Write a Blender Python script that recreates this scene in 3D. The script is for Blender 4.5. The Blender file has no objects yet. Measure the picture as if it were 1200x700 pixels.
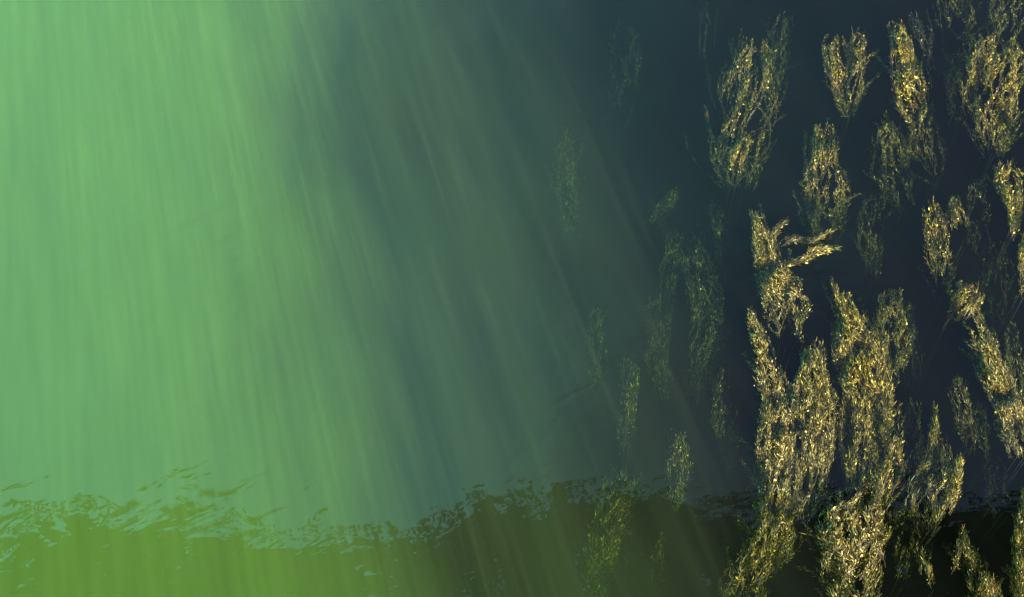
import bpy, math, random
import numpy as np
from mathutils import Vector, noise as mnoise
random.seed(7); rng = np.random.default_rng(7)
S = bpy.context.scene
COL = S.collection

# ------------------------------------------------------------------ camera
CAM_H, PITCH, FOV = 6.0, math.radians(55), math.radians(45)
cam_d = bpy.data.cameras.new('camera'); cam = bpy.data.objects.new('camera', cam_d); COL.objects.link(cam)
cam.location = (0, 0, CAM_H); cam.rotation_euler = (math.radians(90) - PITCH, 0, 0)
cam_d.sensor_width = 36; cam_d.angle = FOV; cam_d.clip_end = 2000
S.camera = cam

# the same view as arithmetic: where the sight line of a photo point meets a level
FP = 600 / math.tan(FOV / 2)
FWD = np.array([0, math.cos(PITCH), -math.sin(PITCH)]); UP = np.array([0, math.sin(PITCH), math.cos(PITCH)]); RT = np.array([1., 0, 0])
def ray(x, y):
    d = FWD * FP + RT * (x - 600) + UP * (350 - y); return d / np.linalg.norm(d)
def at(x, y, z=0.0):
    d = ray(x, y); return np.array([0, 0, CAM_H]) + d * ((z - CAM_H) / d[2])

# ------------------------------------------------------------------ light
SUN = ray(200, -400)                 # the way the sunlight travels: low, from behind the camera
e1 = np.cross(SUN, [0, 0, 1]); e1 /= np.linalg.norm(e1); e2 = np.cross(e1, SUN)
sl = bpy.data.lights.new('sun', 'SUN'); sl.energy = 3.5; sl.angle = math.radians(0.5); sl.color = (1.0, 0.92, 0.78)
so = bpy.data.objects.new('sun', sl); COL.objects.link(so); so.location = (5, -15, 12)
so.rotation_euler = Vector(SUN).to_track_quat('-Z', 'Y').to_euler()
W = bpy.data.worlds.new('World'); S.world = W; W.use_nodes = True
wn = W.node_tree.nodes; sky = wn.new('ShaderNodeTexSky'); sky.sky_type = 'NISHITA'; sky.sun_disc = False
sky.sun_elevation = math.asin(-SUN[2]); sky.sun_rotation = math.atan2(-SUN[0], -SUN[1])
# added bright cyan veil over the unseen left sky, to strengthen its reflection
def wnode(t, **k):
    n = wn.new(t)
    for a, b in k.items(): setattr(n, a, b)
    return n
wl = W.node_tree.links.new; wtc = wnode('ShaderNodeTexCoord'); wsx = wnode('ShaderNodeVectorMath', operation='DOT_PRODUCT')
wl(wtc.outputs['Generated'], wsx.inputs[0]); wsx.inputs[1].default_value = (-1, .25, 0)
wno = wnode('ShaderNodeTexNoise'); wl(wtc.outputs['Generated'], wno.inputs['Vector']); wno.inputs['Scale'].default_value = 3.5; wno.inputs['Detail'].default_value = 5
wad = wnode('ShaderNodeMath', operation='MULTIPLY_ADD'); wl(wno.outputs['Fac'], wad.inputs[0]); wad.inputs[1].default_value = .45; wl(wsx.outputs['Value'], wad.inputs[2])
wmr = wnode('ShaderNodeMapRange', interpolation_type='SMOOTHSTEP'); wl(wad.outputs[0], wmr.inputs[0])
wmr.inputs[1].default_value = .07; wmr.inputs[2].default_value = .85; wmr.inputs[3].default_value = 0; wmr.inputs[4].default_value = .8
wmx = wnode('ShaderNodeMix', data_type='RGBA'); wl(wmr.outputs[0], wmx.inputs['Factor']); wl(sky.outputs[0], wmx.inputs['A'])
wmx.inputs['B'].default_value = (2.2, 10.6, 10.8, 1); wl(wmx.outputs['Result'], wn['Background'].inputs[0]); wn['Background'].inputs[1].default_value = 0.05
S.view_settings.view_transform = 'Standard'; S.view_settings.look = 'None'; S.view_settings.gamma = 1
S.view_settings.use_curve_mapping = False
S.view_settings.exposure = 2.5
S.cycles.max_bounces = 8; S.cycles.volume_bounces = 1; S.cycles.transparent_max_bounces = 24
S.cycles.use_denoising = True; S.cycles.caustics_reflective = False; S.cycles.caustics_refractive = False
S.cycles.volume_max_steps = 256
S.cycles.sample_clamp_indirect = 6; S.cycles.use_adaptive_sampling = False

# ------------------------------------------------------------------ node helper
class NT:
    def __init__(s, name):
        s.m = bpy.data.materials.new(name); s.m.use_nodes = True; s.t = s.m.node_tree; s.n = s.t.nodes; s.n.clear()
        s.out = s.n.new('ShaderNodeOutputMaterial')
    def L(s, a, b): s.t.links.new(a, b)
    def put(s, sock, v):
        if isinstance(v, bpy.types.NodeSocket): s.L(v, sock)
        elif v is not None: sock.default_value = v
    def node(s, typ, **kw):
        n = s.n.new(typ)
        for k, v in kw.items(): setattr(n, k, v)
        return n
    def math(s, op, a, b=None, c=None, clamp=False):
        n = s.node('ShaderNodeMath', operation=op, use_clamp=clamp)
        s.put(n.inputs[0], a); s.put(n.inputs[1], b); s.put(n.inputs[2], c); return n.outputs[0]
    def dot(s, v, w):
        n = s.node('ShaderNodeVectorMath', operation='DOT_PRODUCT'); s.L(v, n.inputs[0]); n.inputs[1].default_value = tuple(w); return n.outputs['Value']
    def xyz(s, x, y, z):
        n = s.node('ShaderNodeCombineXYZ'); s.put(n.inputs[0], x); s.put(n.inputs[1], y); s.put(n.inputs[2], z); return n.outputs[0]
    def noise(s, v, scale, detail=2, rough=.5, dist=0, dim='3D'):
        n = s.node('ShaderNodeTexNoise', noise_dimensions=dim); s.L(v, n.inputs['Vector']); n.inputs['Scale'].default_value = scale
        n.inputs['Detail'].default_value = detail; n.inputs['Roughness'].default_value = rough; n.inputs['Distortion'].default_value = dist
        return n.outputs['Fac']
    def ramp(s, f, stops, mode='LINEAR'):
        n = s.node('ShaderNodeValToRGB'); s.L(f, n.inputs[0]); r = n.color_ramp; r.interpolation = mode
        while len(r.elements) < len(stops): r.elements.new(.5)
        for e, (p, c) in zip(r.elements, stops):
            e.position = p; e.color = (*c, 1) if len(c) == 3 else c
        return n.outputs[0]
    def curve(s, f, pts):                    # y over x, both free ranges
        xs = [p[0] for p in pts]; lo, hi = xs[0], xs[-1]; top = max(p[1] for p in pts)
        g = s.math('MULTIPLY', s.math('SUBTRACT', f, lo), 1 / (hi - lo), clamp=True)
        r = s.ramp(g, [((x - lo) / (hi - lo), (y / top,) * 3) for x, y in pts], 'B_SPLINE' if False else 'LINEAR')
        return s.math('MULTIPLY', r, top)

# ------------------------------------------------------------------ object helpers
def mesh_obj(name, verts, faces, mat, parent=None, smooth=False, midx=None):
    me = bpy.data.meshes.new(name); me.from_pydata([tuple(map(float, v)) for v in verts], [], faces)
    for m in (mat if isinstance(mat, (list, tuple)) else [mat]): me.materials.append(m)
    if midx is not None: me.polygons.foreach_set('material_index', midx)
    if smooth: me.polygons.foreach_set('use_smooth', [True] * len(me.polygons))
    me.update(); o = bpy.data.objects.new(name, me); COL.objects.link(o)
    if parent is not None: o.parent = parent
    return o
def tag(o, label=None, cat=None, group=None, kind=None):
    if label: o['label'] = label
    if cat: o['category'] = cat
    if group: o['group'] = group
    if kind: o['kind'] = kind
    return o
def empty(name, loc):
    o = bpy.data.objects.new(name, None); COL.objects.link(o); o.location = tuple(map(float, loc)); return o

# ------------------------------------------------------------------ river bed
def mat_mud():
    m = NT('mud'); tc = m.node('ShaderNodeTexCoord').outputs['Object']
    n = m.noise(tc, 1.3, 6, .6); c = m.ramp(n, [(.3, (.022, .020, .012)), (.7, (.060, .052, .030))])
    p = m.node('ShaderNodeBsdfPrincipled'); m.L(c, p.inputs['Base Color']); p.inputs['Roughness'].default_value = .95
    p.inputs['Specular IOR Level'].default_value = .1
    m.L(p.outputs[0], m.out.inputs[0]); return m.m
MUD = mat_mud()
DEEP = 2.4
def bed_z(x, y):
    z = -DEEP + .22 * math.sin(x * .9 + 1) * math.cos(y * .7) + .10 * math.sin(x * 2.3 + y * 1.7)
    a = abs(x); return z + max(0, a - 7.0) * .62 if a < 13 else min(z + 6 * .62 + (a - 13) * .06, 6)
xs = [-900, -300, -80, -40] + list(np.arange(-20, 20.01, .4)) + [40, 80, 300, 900]
ys = [-900, -300, -80, -30] + list(np.arange(-12, 20.01, .4)) + [40, 80, 300, 900]
V = [(x, y, bed_z(x, y)) for y in ys for x in xs]; nx = len(xs)
Fc = [(j * nx + i, j * nx + i + 1, (j + 1) * nx + i + 1, (j + 1) * nx + i) for j in range(len(ys) - 1) for i in range(nx - 1)]
tag(mesh_obj('river_bed', V, Fc, MUD, smooth=True), 'dark muddy river bed rising to low banks on both sides', None, None, 'structure')

# ------------------------------------------------------------------ silty water (volume)
def mat_silt():
    m = NT('silty_water'); P = m.node('ShaderNodeTexCoord').outputs['Object']
    a = m.dot(P, e1); b = m.dot(P, e2); c = m.dot(P, SUN)
    # broad billows that bend the plume's edge
    warp = m.noise(m.xyz(m.math('MULTIPLY', a, .9), m.math('MULTIPLY', b, .9), m.math('MULTIPLY', c, .35)), 1.0, 2, .55)
    aw = m.math('MULTIPLY_ADD', m.math('SUBTRACT', warp, .5), .9, a)
    aw = m.math('SUBTRACT', aw, m.math('MULTIPLY_ADD', m.dot(P, (0, 1, 0)), .02, .12))
    silt = m.curve(aw, [(-2.6, 9.0), (-1.2, 6.0), (-.6, 2.6), (-.3, 1.25), (0, .40), (.28, .19), (.6, .21), (.95, .15), (1.3, .09), (1.8, .045), (2.3, .018), (4.5, .012)])
    # sunbeam shafts put into the silt density: long thin streaks along the light
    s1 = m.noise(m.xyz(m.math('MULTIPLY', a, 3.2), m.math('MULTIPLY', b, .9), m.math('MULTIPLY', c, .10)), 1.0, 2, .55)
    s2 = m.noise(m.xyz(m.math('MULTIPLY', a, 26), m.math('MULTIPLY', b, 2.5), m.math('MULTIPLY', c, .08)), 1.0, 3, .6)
    beam = m.noise(m.xyz(m.math('MULTIPLY', a, 24), m.math('MULTIPLY', b, 1.2), m.math('MULTIPLY', c, .08)), 1.0, 2, .6)
    beam = m.math('MULTIPLY', m.ramp(beam, [(.57, (0,) * 3), (.72, (1,) * 3)]), m.ramp(m.math('ADD', m.dot(P, (0, 0, 1)), 1.0), [(.80, (0,) * 3), (.93, (1,) * 3)]))
    beam = m.math('MULTIPLY', beam, m.curve(a, [(-2.5, 1.1), (-.3, .45), (.3, .10), (1.2, .08), (2.0, .08), (2.4, 0)]))
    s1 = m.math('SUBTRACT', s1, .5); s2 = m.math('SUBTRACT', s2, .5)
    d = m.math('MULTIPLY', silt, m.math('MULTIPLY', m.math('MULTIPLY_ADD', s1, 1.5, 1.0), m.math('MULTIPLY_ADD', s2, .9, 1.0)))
    d = m.math('MAXIMUM', m.math('ADD', d, beam), .002)
    pale = m.math('MULTIPLY', m.math('MULTIPLY_ADD', s1, -.25, 1.0), m.math('MULTIPLY_ADD', s2, -.55, 1.0))   # the sunbeam streaks again, as weaker absorption
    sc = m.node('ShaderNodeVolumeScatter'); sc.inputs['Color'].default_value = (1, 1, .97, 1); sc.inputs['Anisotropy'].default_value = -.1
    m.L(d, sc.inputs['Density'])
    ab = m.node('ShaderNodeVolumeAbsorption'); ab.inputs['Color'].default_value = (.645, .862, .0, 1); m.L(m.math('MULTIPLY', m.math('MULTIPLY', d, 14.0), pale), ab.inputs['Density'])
    a2 = m.node('ShaderNodeVolumeAbsorption'); a2.inputs['Color'].default_value = (.06, .31, .13, 1); a2.inputs['Density'].default_value = 2.0   # peaty water
    ad = m.node('ShaderNodeAddShader'); m.L(sc.outputs[0], ad.inputs[0]); m.L(ab.outputs[0], ad.inputs[1])
    a3 = m.node('ShaderNodeAddShader'); m.L(ad.outputs[0], a3.inputs[0]); m.L(a2.outputs[0], a3.inputs[1])
    m.L(a3.outputs[0], m.out.inputs['Volume'])
    m.m.cycles.volume_sampling = 'DISTANCE'; m.m.cycles.volume_step_rate = 0.1
    return m.m
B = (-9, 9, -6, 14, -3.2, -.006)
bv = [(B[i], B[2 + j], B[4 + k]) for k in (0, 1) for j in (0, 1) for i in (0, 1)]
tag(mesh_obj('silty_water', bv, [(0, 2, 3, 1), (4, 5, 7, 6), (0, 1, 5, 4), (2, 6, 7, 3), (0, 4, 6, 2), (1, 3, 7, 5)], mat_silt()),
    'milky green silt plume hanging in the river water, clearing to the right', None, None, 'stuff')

# ------------------------------------------------------------------ water surface
def mat_surface():
    m = NT('water_surface'); P = m.node('ShaderNodeTexCoord').outputs['Object']
    h1 = m.noise(m.xyz(m.dot(P, (3.4, 1.6, 0)), m.dot(P, (-2.4, 5.5, 0)), 0.), 1.0, 2, .5, .5)
    h2 = m.noise(m.xyz(m.dot(P, (3.2, 1.9, 0)), m.dot(P, (-2.8, 6.2, 0)), 0.), 1.0, 2, .5, .6)
    gust = m.ramp(m.noise(P, .75, 1), [(.38, (.15,) * 3), (.6, (1,) * 3)])          # calm and ruffled patches
    gust = m.math('MULTIPLY', gust, m.curve(m.dot(P, (1, 0, 0)), [(-3, 2.1), (-1.4, 1.3), (-.8, .8), (4, .9)]))
    h = m.math('MULTIPLY', m.math('MULTIPLY_ADD', h2, .68, m.math('MULTIPLY', h1, .7)), gust)
    bp = m.node('ShaderNodeBump'); bp.inputs['Strength'].default_value = 1.0; bp.inputs['Distance'].default_value = .0038
    m.L(h, bp.inputs['Height'])
    # Schlick's reflectance of water, the same from above and from below (the thin sheet does not refract)
    vd = m.node('ShaderNodeVectorMath', operation='DOT_PRODUCT'); m.L(bp.outputs[0], vd.inputs[0])
    m.L(m.node('ShaderNodeNewGeometry').outputs['Incoming'], vd.inputs[1])
    k = m.math('SUBTRACT', 1.0, m.math('ABSOLUTE', vd.outputs['Value']), clamp=True)
    fr = m.math('MULTIPLY_ADD', m.math('POWER', k, 5.0), .95, .05)
    tr = m.node('ShaderNodeBsdfTransparent'); gl = m.node('ShaderNodeBsdfGlossy'); gl.inputs['Roughness'].default_value = 0.0
    m.L(bp.outputs[0], gl.inputs['Normal'])
    mx = m.node('ShaderNodeMixShader'); m.L(fr, mx.inputs[0]); m.L(tr.outputs[0], mx.inputs[1]); m.L(gl.outputs[0], mx.inputs[2])
    m.L(mx.outputs[0], m.out.inputs[0]); return m.m
g = [-10.5, -8, -4, 0, 4, 8, 10.5]; gy = [-900, -100, -10, 0, 5, 10, 20, 100, 900]
V = [(x, y, 0) for y in gy for x in g]
Fc = [(j * 7 + i, j * 7 + i + 1, (j + 1) * 7 + i + 1, (j + 1) * 7 + i) for j in range(len(gy) - 1) for i in range(6)]
tag(mesh_obj('water_surface', V, Fc, mat_surface()), 'calm river surface mirroring the sky and overhanging branches', None, None, 'structure')

# ------------------------------------------------------------------ water weed
def mat_leaf(name, dark, mid, light, spec=.3):
    m = NT(name); gi = m.node('ShaderNodeNewGeometry').outputs['Random Per Island']
    c = m.ramp(gi, [(.46, dark), (.72, mid), (.88, light), (.97, (.34, .20, .045)), (.99, (.34, .33, .20))], 'LINEAR')
    p = m.node('ShaderNodeBsdfPrincipled'); m.L(c, p.inputs['Base Color']); p.inputs['Roughness'].default_value = .38
    p.inputs['Specular IOR Level'].default_value = spec
    t = m.node('ShaderNodeBsdfTranslucent'); m.L(c, t.inputs[0])
    mx = m.node('ShaderNodeMixShader'); mx.inputs[0].default_value = .2; m.L(p.outputs[0], mx.inputs[1]); m.L(t.outputs[0], mx.inputs[2])
    m.L(mx.outputs[0], m.out.inputs[0]); return m.m
def mat_stem():
    m = NT('weed_stem'); P = m.node('ShaderNodeTexCoord').outputs['Object']
    c = m.ramp(m.noise(P, 30, 2), [(.35, (.025, .018, .008)), (.65, (.11, .075, .025))])
    p = m.node('ShaderNodeBsdfPrincipled'); m.L(c, p.inputs['Base Color']); p.inputs['Roughness'].default_value = .5
    m.L(p.outputs[0], m.out.inputs[0]); return m.m
STEM = mat_stem()
LEAF = {'gold': mat_leaf('golden_weed_leaf', (.016, .012, .005), (.22, .165, .020), (.94, .74, .14)),
        'pale': mat_leaf('pale_weed_leaf', (.020, .016, .007), (.24, .175, .03), (.94, .78, .24)),
        'green': mat_leaf('green_weed_leaf', (.014, .014, .004), (.17, .15, .016), (.62, .52, .06)),
        'grey': mat_leaf('silvery_weed_leaf', (.015, .015, .012), (.09, .085, .06), (.24, .24, .18))}

ROOT = MUD
def spline(pts, t):                      # px centre line (x, y, halfwidth), t 0 at the root end
    n = len(pts) - 1; f = min(max(t, 0), 1) * n; i = min(int(f), n - 1); u = f - i
    p0 = np.array(pts[max(i - 1, 0)], float); p1 = np.array(pts[i], float); p2 = np.array(pts[i + 1], float); p3 = np.array(pts[min(i + 2, n)], float)
    return .5 * ((2 * p1) + (-p0 + p2) * u + (2 * p0 - 5 * p1 + 4 * p2 - p3) * u * u + (-p0 + 3 * p1 - 3 * p2 + p3) * u ** 3)

def tube(V, F, MI, path, r0, r1, mi, sides=4):
    b = len(V); n = len(path)
    for k, p in enumerate(path):
        d = path[min(k + 1, n - 1)] - path[max(k - 1, 0)]; d = d / (np.linalg.norm(d) + 1e-9)
        s = np.cross(d, [0.13, .2, 1.]); s /= np.linalg.norm(s) + 1e-9; t = np.cross(d, s); r = r0 + (r1 - r0) * k / (n - 1)
        for q in range(sides):
            a = 2 * math.pi * q / sides; V.append(p + (s * math.cos(a) + t * math.sin(a)) * r)
    for k in range(n - 1):
        for q in range(sides):
            F.append((b + k * sides + q, b + k * sides + (q + 1) % sides, b + (k + 1) * sides + (q + 1) % sides, b + (k + 1) * sides + q)); MI.append(mi)

def leaf(V, F, MI, p, ax, nr, L, Wd, mi):
    sd = np.cross(nr, ax); sd /= np.linalg.norm(sd) + 1e-9; b = len(V)
    V.extend([p, p + ax * L * .45 + sd * Wd * .5 + nr * Wd * .15, p + ax * L, p + ax * L * .45 - sd * Wd * .5 + nr * Wd * .15, p + ax * L * .5 - nr * Wd * .08])
    F.extend([(b, b + 1, b + 4), (b + 1, b + 2, b + 4), (b + 2, b + 3, b + 4), (b + 3, b, b + 4)]); MI.extend([mi] * 4)

def unit(v): return v / (np.linalg.norm(v) + 1e-9)

def weed(pts, label, z_tip, z_root, n, style='gold', size=1.0, dens=1.0, hair=.25):
    """one clump: shoots that stream with the current from a rooted end to free tips"""
    base = spline(pts, 0); b0 = at(base[0], base[1], z_root); root = empty('water_weed', (b0[0], b0[1], bed_z(b0[0], b0[1])))
    tag(root, label, 'water plant', 'water weed clumps streaming in the river'); O = np.array(root.location)
    lens = sum(math.hypot(pts[i + 1][0] - pts[i][0], pts[i + 1][1] - pts[i][1]) for i in range(len(pts) - 1))
    n = int(n * 2.2)
    for k in range(n):
        u0 = random.uniform(-1, 1); u0 = math.copysign(abs(u0) ** .85, u0)
        t0 = random.uniform(-.03, .80); ln = random.uniform(.20, .38) * (1.4 if k % 5 == 0 else 1)
        ln = max(ln, min(.6, 34 / lens)); t0 = min(t0, 1.08 - ln); skew = random.gauss(0, .20 if k % 9 else .8)
        if mnoise.noise((t0 * lens / 22, u0 * 1.3, pts[0][0] + .5)) < -.22 and k % 3: continue
        wv, ph = random.uniform(.02, .20), random.uniform(0, 6); zj = .035 - .11 * random.random() ** 1.5
        wispy = random.random() < .28                    # bare hair-like shoots that fray the outline
        if wispy: skew *= 1.9; u0 *= 1.15; ln *= 1.2
        path = []
        for j in range(9):
            t = t0 + ln * j / 8; q = spline(pts, t); e = max(t - 1, 0); qa, qb = spline(pts, t - .05), spline(pts, t + .05)
            if t > 1: q = spline(pts, 1); qa, qb = spline(pts, .9), q; 
            d = np.array([qb[0] - qa[0], qb[1] - qa[1]]); d = d / (np.hypot(*d) + 1e-9); nn = np.array([-d[1], d[0]])
            if t > 1: q = q + np.array([*(d * e * lens), -q[2] * e * 1.4])
            u = u0 * (.86 + .12 * j / 8) + skew * (j / 8) ** 1.5 + wv * math.sin(ph + j * .8)
            px = q[0] + nn[0] * u * q[2]; py = q[1] + nn[1] * u * q[2]
            tt = min(max(t, 0), 1); z = z_root + (z_tip - z_root) * min(1, tt * 1.8) + zj + .34 * min(0, mnoise.noise((px / 17, py / 30, 3.1)) + .08) - .07 * u * u
            path.append(at(px, py, z) - O)
        path = np.array(path); V, F, MI = [], [], []
        seg = np.linalg.norm(np.diff(path, axis=0), axis=1); tot = seg.sum(); cum = np.concatenate([[0], np.cumsum(seg)])
        tube(V, F, MI, path, .0020 * size, .0007, 0, 3)
        m = int(tot * (300 if wispy else 560) * dens)
        for i in range(m):
            s = tot * random.uniform(.06, 1.0); j = min(int(np.searchsorted(cum, s)) - 1, 7); j = max(j, 0)
            f = (s - cum[j]) / (seg[j] + 1e-9); p = path[j] * (1 - f) + path[j + 1] * f; d = unit(path[j + 1] - path[j])
            r = rng.normal(size=3); r = unit(r - d * r.dot(d)); hairy = wispy or random.random() < .50 + .4 * hair
            ax = unit(d * random.uniform(.5, 1.3) + r * random.uniform(.25, 1.0))
            nr = unit(np.array([0, -.25, .9]) + rng.normal(size=3) * 1.1); nr = unit(nr - ax * nr.dot(ax))
            if hairy: L, Wd = random.uniform(.016, .040) * size, random.uniform(.0010, .0021) * size; ax = unit(d * 1.6 + r * random.uniform(.1, .8)); nr = unit(nr - ax * nr.dot(ax))
            else: L, Wd = (random.uniform(.006, .012) * size, random.uniform(.0026, .0052) * size) if random.random() < .90 else (random.uniform(.012, .022) * size, random.uniform(.007, .012) * size)
            leaf(V, F, MI, p + r * random.uniform(0, .010) * size, ax, nr, L, Wd, 1)
        mesh_obj('shoot', V, F, [STEM, LEAF[style]], root, midx=MI)
    # the rooted stems, going down into the dark
    V, F, MI = [], [], []
    for k in range(4):
        q = spline(pts, random.uniform(.0, .2)); a = at(q[0] + random.uniform(-.5, .5) * q[2], q[1], z_root) - O
        e = np.array([random.uniform(-.06, .06), random.uniform(-.06, .06) , -.03])
        tube(V, F, MI, np.array([e, e * .8 + a * .2 + [0, 0, .3], e * .4 + a * .6 + [0, 0, .25], a]), .003, .0015, 0, 4)
    mesh_obj('rooted_stem', V, F, [ROOT], root, midx=MI)
    return root

E_, D_ = .012, -.10
weed([(868, 228, 16), (864, 185, 34), (876, 120, 34), (884, 58, 18)], 'dim feathery weed clump with a glowing yellow core, right beside the murky water', -.07, -.32, 40, 'gold', 1, .8, .5)
weed([(842, 128, 7), (830, 70, 11), (829, 5, 8)], 'thin faint strand of weed at the top edge beside the murky water', -.22, -.45, 8, 'grey', .9, .7, .5)
weed([(862, 205, 6), (864, 185, 9), (872, 165, 7)], 'small bright yellow knot of weed inside the dim feathery clump', .02, -.05, 12, 'gold', 1.1, 1.2, .3)
weed([(996, 138, 6), (992, 98, 23), (990, 48, 26)], 'golden wedge-shaped weed clump alone near the top', .0, -.2, 24, 'gold', .95, 1, .4)
weed([(966, 300, 16), (965, 250, 26), (967, 205, 26), (964, 160, 12)], 'oval gold weed clump with a dim trailing base, above the hooked plant', -.03, -.55, 34, 'gold', 1, .9, .5)
weed([(1078, 150, 12), (1066, 110, 20), (1054, 42, 9)], 'slim gold beaded weed spray pointing up near the top', E_, -.1, 20, 'gold', 1.15, 1.1, .1)
weed([(1092, 130, 9), (1084, 70, 15), (1076, 22, 10)], 'sparse silvery speckled weed right beside the slim gold spray', -.05, -.25, 9, 'grey', 1, .45, .15)
weed([(1058, 247, 13), (1048, 200, 24), (1038, 150, 14)], 'dull olive hairy weed clump below the slim gold spray', -.11, -.35, 24, 'gold', 1, .8, .7)
weed([(1098, 215, 11), (1086, 175, 20), (1076, 140, 13)], 'dull brown weed tuft slanting right of the olive hairy clump', -.12, -.3, 15, 'gold', 1, .8, .6)
weed([(1164, 185, 12), (1163, 125, 34), (1172, 55, 34)], 'broad golden fan of weed in the upper right', -.01, -.2, 52, 'gold', 1.05, 1, .45)
weed([(1118, 55, 18), (1122, 25, 26), (1122, -10, 26)], 'brown dim weed tuft cut by the top edge', -.14, -.3, 14, 'gold', 1, .7, .4)
weed([(1172, 60, 14), (1180, 25, 22), (1184, -12, 24)], 'dim weed tuft above the broad golden fan at the top edge', -.12, -.28, 14, 'gold', 1, .8, .3)
weed([(1184, 282, 4), (1189, 245, 9), (1184, 208, 18), (1184, 200, 16)], 'bright gold tassel of weed on a thin yellow stalk at the right edge', E_, -.05, 18, 'gold', 1.1, 1.2, .2)
weed([(925, 402, 18), (922, 362, 27), (905, 318, 20), (889, 262, 7)], 'gold weed clump topped by hooked branches', E_, -.12, 34, 'pale', 1, 1, .35)
weed([(899, 308, 3), (912, 291, 4), (930, 281, 5), (950, 283, 4), (970, 275, 3)], 'curved bright branch of weed hooking right, upper of two', .02, .01, 5, 'pale', 1.2, .8, .6)
weed([(910, 322, 4), (924, 306, 6), (942, 302, 6), (958, 293, 5), (978, 291, 2)], 'curved bright branch of weed hooking right, lower of two', .02, .01, 7, 'pale', 1.2, .9, .5)
weed([(900, 290, 3), (908, 275, 6), (918, 264, 4)], 'short forked bright sprig of weed above the hooked branches', .01, .0, 5, 'pale', 1.1, .8, .5)
weed([(914, 480, 17), (898, 430, 15), (880, 372, 4)], 'gold weed arm tapering up to a thin tip, left of the big bright clump', E_, -.06, 26, 'pale', 1.05, 1.1, .2)
weed([(906, 618, 16), (908, 565, 20), (908, 515, 22), (906, 470, 14)], 'bright pale gold weed column, left half of the largest mass', E_, -.12, 46, 'pale', 1, 1.05, .3)
weed([(938, 610, 16), (944, 555, 29), (950, 500, 29), (953, 455, 26), (952, 425, 13)], 'largest and brightest pale gold weed clump with a round head', E_, -.12, 72, 'pale', 1, 1.05, .3)
weed([(902, 672, 16), (905, 630, 26), (908, 580, 18)], 'yellow green weed patch hanging below the brightest clump', -.05, -.25, 30, 'green', 1.1, 1, .2)
weed([(862, 725, 24), (875, 680, 26), (893, 635, 16)], 'sparse yellow weed sprays at the bottom edge', -.04, -.3, 24, 'green', 1.1, .7, .3)
weed([(1020, 602, 26), (1016, 540, 32), (1018, 475, 31), (1008, 415, 29), (992, 365, 13)], 'tall brown and gold weed clump right of the brightest one', -.005, -.15, 76, 'gold', 1, .95, .35)
weed([(1040, 450, 18), (1046, 400, 22), (1043, 350, 14)], 'olive weed head leaning on the tall brown and gold clump', -.03, -.15, 28, 'green', 1, 1, .5)
weed([(1005, 715, 30), (1002, 665, 36), (1000, 625, 38), (1004, 590, 26)], 'bright beaded gold weed clump on the bottom edge', .008, -.08, 60, 'pale', 1.2, 1, .15)
weed([(1030, 600, 8), (1042, 560, 14), (1050, 520, 8)], 'gold brown weed flick below the tall clump', .0, -.1, 14, 'gold', 1, .9, .6)
weed([(1104, 350, 9), (1100, 300, 17), (1092, 248, 11)], 'thin ragged gold weed spray left of the small dim tuft', .0, -.2, 18, 'gold', 1.05, .8, .4)
weed([(1130, 290, 8), (1124, 262, 12), (1119, 238, 7)], 'small dim weed tuft with a glowing tip', -.06, -.2, 9, 'gold', 1, .8, .3)
weed([(1112, 378, 10), (1128, 360, 17), (1138, 340, 15)], 'slanted gold weed tuft above the long diagonal clump', -.01, -.1, 18, 'gold', 1, 1, .45)
weed([(1200, 535, 15), (1175, 465, 17), (1147, 388, 14)], 'long bright diagonal weed clump running to the right edge', E_, -.06, 48, 'pale', 1.05, 1.05, .3)
weed([(1137, 528, 8), (1131, 490, 10), (1121, 450, 8)], 'thin dim weed strand left of the long diagonal clump', -.08, -.2, 9, 'gold', 1, .8, .3)
weed([(1085, 630, 10), (1085, 590, 26), (1100, 545, 18), (1100, 498, 6)], 'green gold branching weed clump in the lower right', .0, -.2, 32, 'green', 1.1, .8, .25)
weed([(1100, 618, 5), (1112, 590, 9), (1122, 545, 5)], 'bright yellow curved weed frond beside the branching clump', .0, -.05, 12, 'gold', 1.05, 1.2, .4)
weed([(1096, 700, 9), (1086, 670, 8), (1079, 648, 6)], 'small sparse weed sprig near the bottom, left one of a pair', -.02, -.2, 6, 'green', 1.1, .7, .3)
weed([(1136, 708, 20), (1132, 665, 19), (1127, 630, 9)], 'sparse speckled weed spray near the bottom, right one of a pair', -.04, -.2, 16, 'green', 1.1, .6, .15)
weed([(1206, 725, 15), (1204, 660, 18), (1204, 595, 10)], 'dense golden hairy weed mass in the bottom right corner', -.02, -.1, 30, 'gold', 1, 1.2, .8)
weed([(1155, 730, 18), (1155, 700, 16), (1156, 682, 10)], 'soft golden weed crown peeping over the bottom edge', -.02, -.1, 16, 'gold', 1, 1.2, .7)
weed([(1176, 605, 14), (1170, 580, 14), (1162, 548, 12)], 'barely lit sparse weed near the right edge', -.22, -.4, 8, 'grey', 1, .5, .2)
weed([(1172, 380, 22), (1170, 335, 24), (1168, 290, 18)], 'barely lit weed patch between the gold tassel and diagonal clump', -.30, -.5, 12, 'gold', 1, .4, .3)
weed([(1199, 350, 4), (1199, 315, 6), (1201, 280, 5)], 'gold sliver of weed on the right edge below the tassel', .0, -.1, 8, 'gold', 1, 1, .4)
weed([(1070, 450, 12), (1066, 410, 14), (1062, 365, 10)], 'dark sparse weed behind the olive head', -.25, -.45, 9, 'grey', 1, .6, .3)
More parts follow.
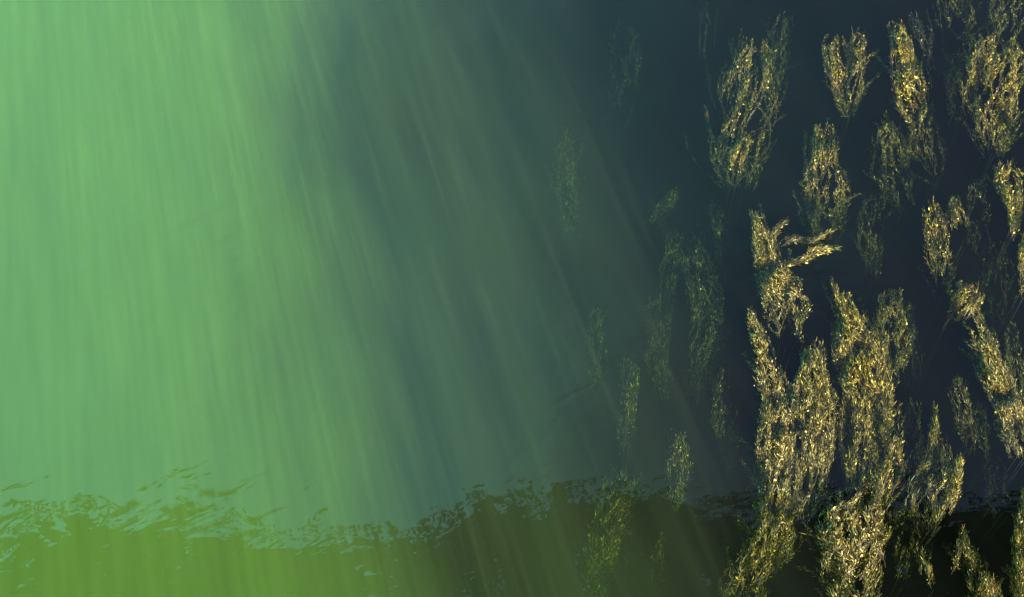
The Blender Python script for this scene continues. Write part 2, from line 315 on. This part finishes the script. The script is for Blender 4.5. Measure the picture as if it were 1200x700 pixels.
# veiled by the silt
weed([(672, 285, 9), (664, 215, 15), (662, 165, 12)], 'green veiled weed patch far inside the murky water', -0.38, -0.52, 26, 'pale', 1.2, .9, .3)
weed([(760, 275, 7), (774, 250, 9), (788, 230, 6)], 'small slanting ghostly weed wisp in the grey murk', -0.36, -0.52, 13, 'gold', 1, .8, .5)
weed([(734, 540, 11), (736, 480, 12), (738, 425, 9)], 'faint upright weed strand, leftmost above the ragged reflection edge', -0.25, -0.52, 20, 'pale', 1.1, .7, .3)
weed([(778, 470, 15), (768, 420, 16), (772, 355, 12)], 'very faint weed haze left of the pale olive plume', -0.37, -0.62, 26, 'pale', 1, .8, .6)
weed([(811, 478, 7), (820, 430, 18), (828, 365, 20), (812, 300, 12)], 'pale olive plume of weed half lost in the murk', -0.29, -0.57, 54, 'pale', 1, .9, .6)
weed([(788, 600, 8), (794, 560, 13), (794, 515, 9)], 'small weed tuft with bright tips at the reflection edge', -0.18, -0.42, 21, 'pale', 1.15, .7, .35)
weed([(694, 705, 13), (708, 640, 20), (724, 565, 20)], 'olive weed plume sunk beneath the dark reflection', -0.28, -0.47, 44, 'pale', 1.15, .8, .5)
weed([(772, 705, 7), (770, 665, 8), (774, 630, 6)], 'short dim weed stalk in the dark lower middle', -0.37, -0.52, 8, 'gold', 1, .8, .4)
weed([(846, 310, 8), (845, 275, 9), (838, 245, 8)], 'small grey weed knot left of the hooked plant', -0.29, -0.47, 12, 'gold', 1, .6, .4)
weed([(722, 150, 14), (735, 95, 20), (728, 40, 16)], 'ghostly brown weed smudge near the top of the murk', -0.41, -0.62, 18, 'gold', 1, .6, .5)

weed([(705, 470, 10), (702, 420, 13), (700, 372, 9)], 'barest trace of a weed plume in the murk, furthest left above the dark strip', -0.38, -0.62, 15, 'pale', 1, .8, .6)
weed([(852, 560, 12), (850, 500, 16), (848, 440, 12)], 'very dim weed shadow directly left of the brightest clump', -.22, -.45, 15, 'gold', 1, .6, .6)
weed([(778, 360, 10), (782, 320, 13), (790, 285, 9)], 'very faint grey weed plume above the pale olive plume', -0.34, -0.57, 15, 'gold', 1, .8, .6)
weed([(905, 105, 10), (908, 65, 13), (915, 25, 10)], 'nearly black weed plume left of the golden wedge', -.22, -.45, 15, 'pale', 1, .6, .6)
weed([(1022, 330, 12), (1018, 280, 16), (1024, 235, 12)], 'nearly black weed plume in the gap right of the hooked plant', -.22, -.45, 15, 'gold', 1, .6, .6)
weed([(1072, 560, 10), (1068, 520, 13), (1072, 480, 9)], 'nearly black weed plume left of the branching clump', -.22, -.45, 12, 'pale', 1, .6, .6)
weed([(1150, 560, 10), (1150, 520, 12), (1146, 480, 9)], 'nearly black weed plume below the long diagonal clump', -.22, -.45, 11, 'pale', 1, .6, .6)
weed([(1122, 150, 12), (1120, 110, 14), (1118, 70, 10)], 'nearly black weed plume between the slim spray and broad fan', -.22, -.45, 12, 'pale', 1, .6, .6)

weed([(1150, 300, 12), (1148, 255, 15), (1146, 215, 10)], 'dim brown weed strands hanging between the small tuft and gold tassel', -.18, -.40, 10, 'pale', 1, .6, .6)
weed([(1196, 480, 9), (1190, 430, 13), (1184, 385, 10)], 'dim brown weed strands behind the top of the long diagonal clump', -.16, -.40, 10, 'pale', 1, .6, .6)
weed([(1056, 690, 9), (1060, 640, 12), (1058, 600, 9)], 'dim olive weed strands right of the beaded bottom clump', -.20, -.40, 9, 'gold', 1, .6, .6)

# ------------------------------------------------------------------ pale specks drifting on the surface
FOAM = mat_leaf('pale_speck', (.3, .3, .26), (.4, .4, .33), (.5, .5, .4))
for k, (px, py) in enumerate([(884, 452)]):
    V, F, MI = [], [], []; c = at(px, py, .004)
    for q in range(3): leaf(V, F, MI, rng.normal(size=3) * .002, unit(rng.normal(size=3) * [1, 1, .2]), np.array([0, 0, 1.]), .006, .005, 0)
    o = mesh_obj('floating_speck', V, F, FOAM); o.location = tuple(map(float, c))
    tag(o, 'tiny pale speck afloat ' + ('just left of the long gold weed arm', 'near the top of the green water', 'on the teal water between green side and weeds', 'in the grey murk beside the slanting ghostly wisp')[k], 'speck', 'pale specks adrift on the water')

# ------------------------------------------------------------------ overhanging trees (seen as the dark mirror image)
def mat_plain(name, c0, c1, scale=8, rough=.8):
    m = NT(name); P = m.node('ShaderNodeTexCoord').outputs['Object']
    c = m.ramp(m.noise(P, scale, 4), [(.35, c0), (.65, c1)]); p = m.node('ShaderNodeBsdfPrincipled')
    m.L(c, p.inputs['Base Color']); p.inputs['Roughness'].default_value = rough; m.L(p.outputs[0], m.out.inputs[0]); return m.m
BARK = mat_plain('bark', (.06, .045, .03), (.14, .11, .08)); FOL = mat_plain('tree_foliage', (.03, .045, .015), (.07, .09, .03), 2)
EDGE = [(-300, 640), (0, 596), (60, 588), (130, 584), (220, 583), (275, 602), (345, 624), (400, 608), (490, 608), (522, 584), (558, 566), (620, 578), (700, 562), (780, 562), (860, 582), (960, 585), (1060, 575), (1200, 575), (1500, 570)]
def crown_point(px, py, z):               # where the mirrored sight line of a photo point climbs to height z
    w = at(px, py); d = ray(px, py) * [1, 1, -1]; return w + d * (z / d[2])
def tree(x_trunk, x0, x1, label):
    root = empty('overhanging_tree', (x_trunk, 7.5, bed_z(x_trunk, 7.5) - .2)); tag(root, label, 'tree'); O = np.array(root.location)
    V, F, MI = [], [], []; top = np.array([x_trunk * .93, 6.0, 9.0]) - O
    tube(V, F, MI, np.array([[0, 0, 0], [x_trunk * -.01, -.3, 3.5], top * [1, 1, .75], top]), .38, .2, 0, 9)
    mesh_obj('trunk', V, F, BARK, root, True)
    tip = np.array([(x1 if x_trunk < 0 else x0), 4.5, 9.5]) - O
    for k in range(4):
        V, F, MI = [], [], []; e = tip + [0, random.uniform(-2, 1.0), random.uniform(-.1, .5)]; f = random.uniform(.5, 1)
        tube(V, F, MI, np.array([top - [0, 0, .4 * k], top * .6 + e * .4 + [0, 0, .3], top * (1 - f) + e * f]), .14, .03, 0, 6)
        mesh_obj('limb', V, F, BARK, root, True)
    V, F, MI = [], [], []
    for k in range(12000):
        z = random.uniform(9.0, 10.0); wx = random.uniform(x0, x1); px = 600 + wx / 16.5 * FP * .985
        ey = np.interp(px, [p[0] for p in EDGE], [p[1] for p in EDGE]) + 3 * math.sin(px * .11) + 4 * math.sin(px * .047 + 1)
        c = crown_point(px, ey, z); back = 5.5 * random.random() ** 1.3
        p = np.array([c[0], c[1] - back - .04, z]) - O
        ax = unit(rng.normal(size=3) * [1, 1, .4]); nr = unit(rng.normal(size=3) * .5 + [0, 0, 1]); nr = unit(nr - ax * nr.dot(ax))
        s = random.uniform(.04, .10) if back < .3 else .26
        if back < .25 or True: leaf(V, F, MI, p - ax * s * .5, ax, nr, s * random.uniform(.8, 1.4), s * .7, 0)
    mesh_obj('crown', V, F, FOL, root)
tree(-11.5, -10.5, .8, 'leafy left bank tree leaning over the river, mirrored as a ragged dark edge')
tree(11.5, .4, 10.5, 'leafy right bank tree leaning over the river, mirrored over the weeds')
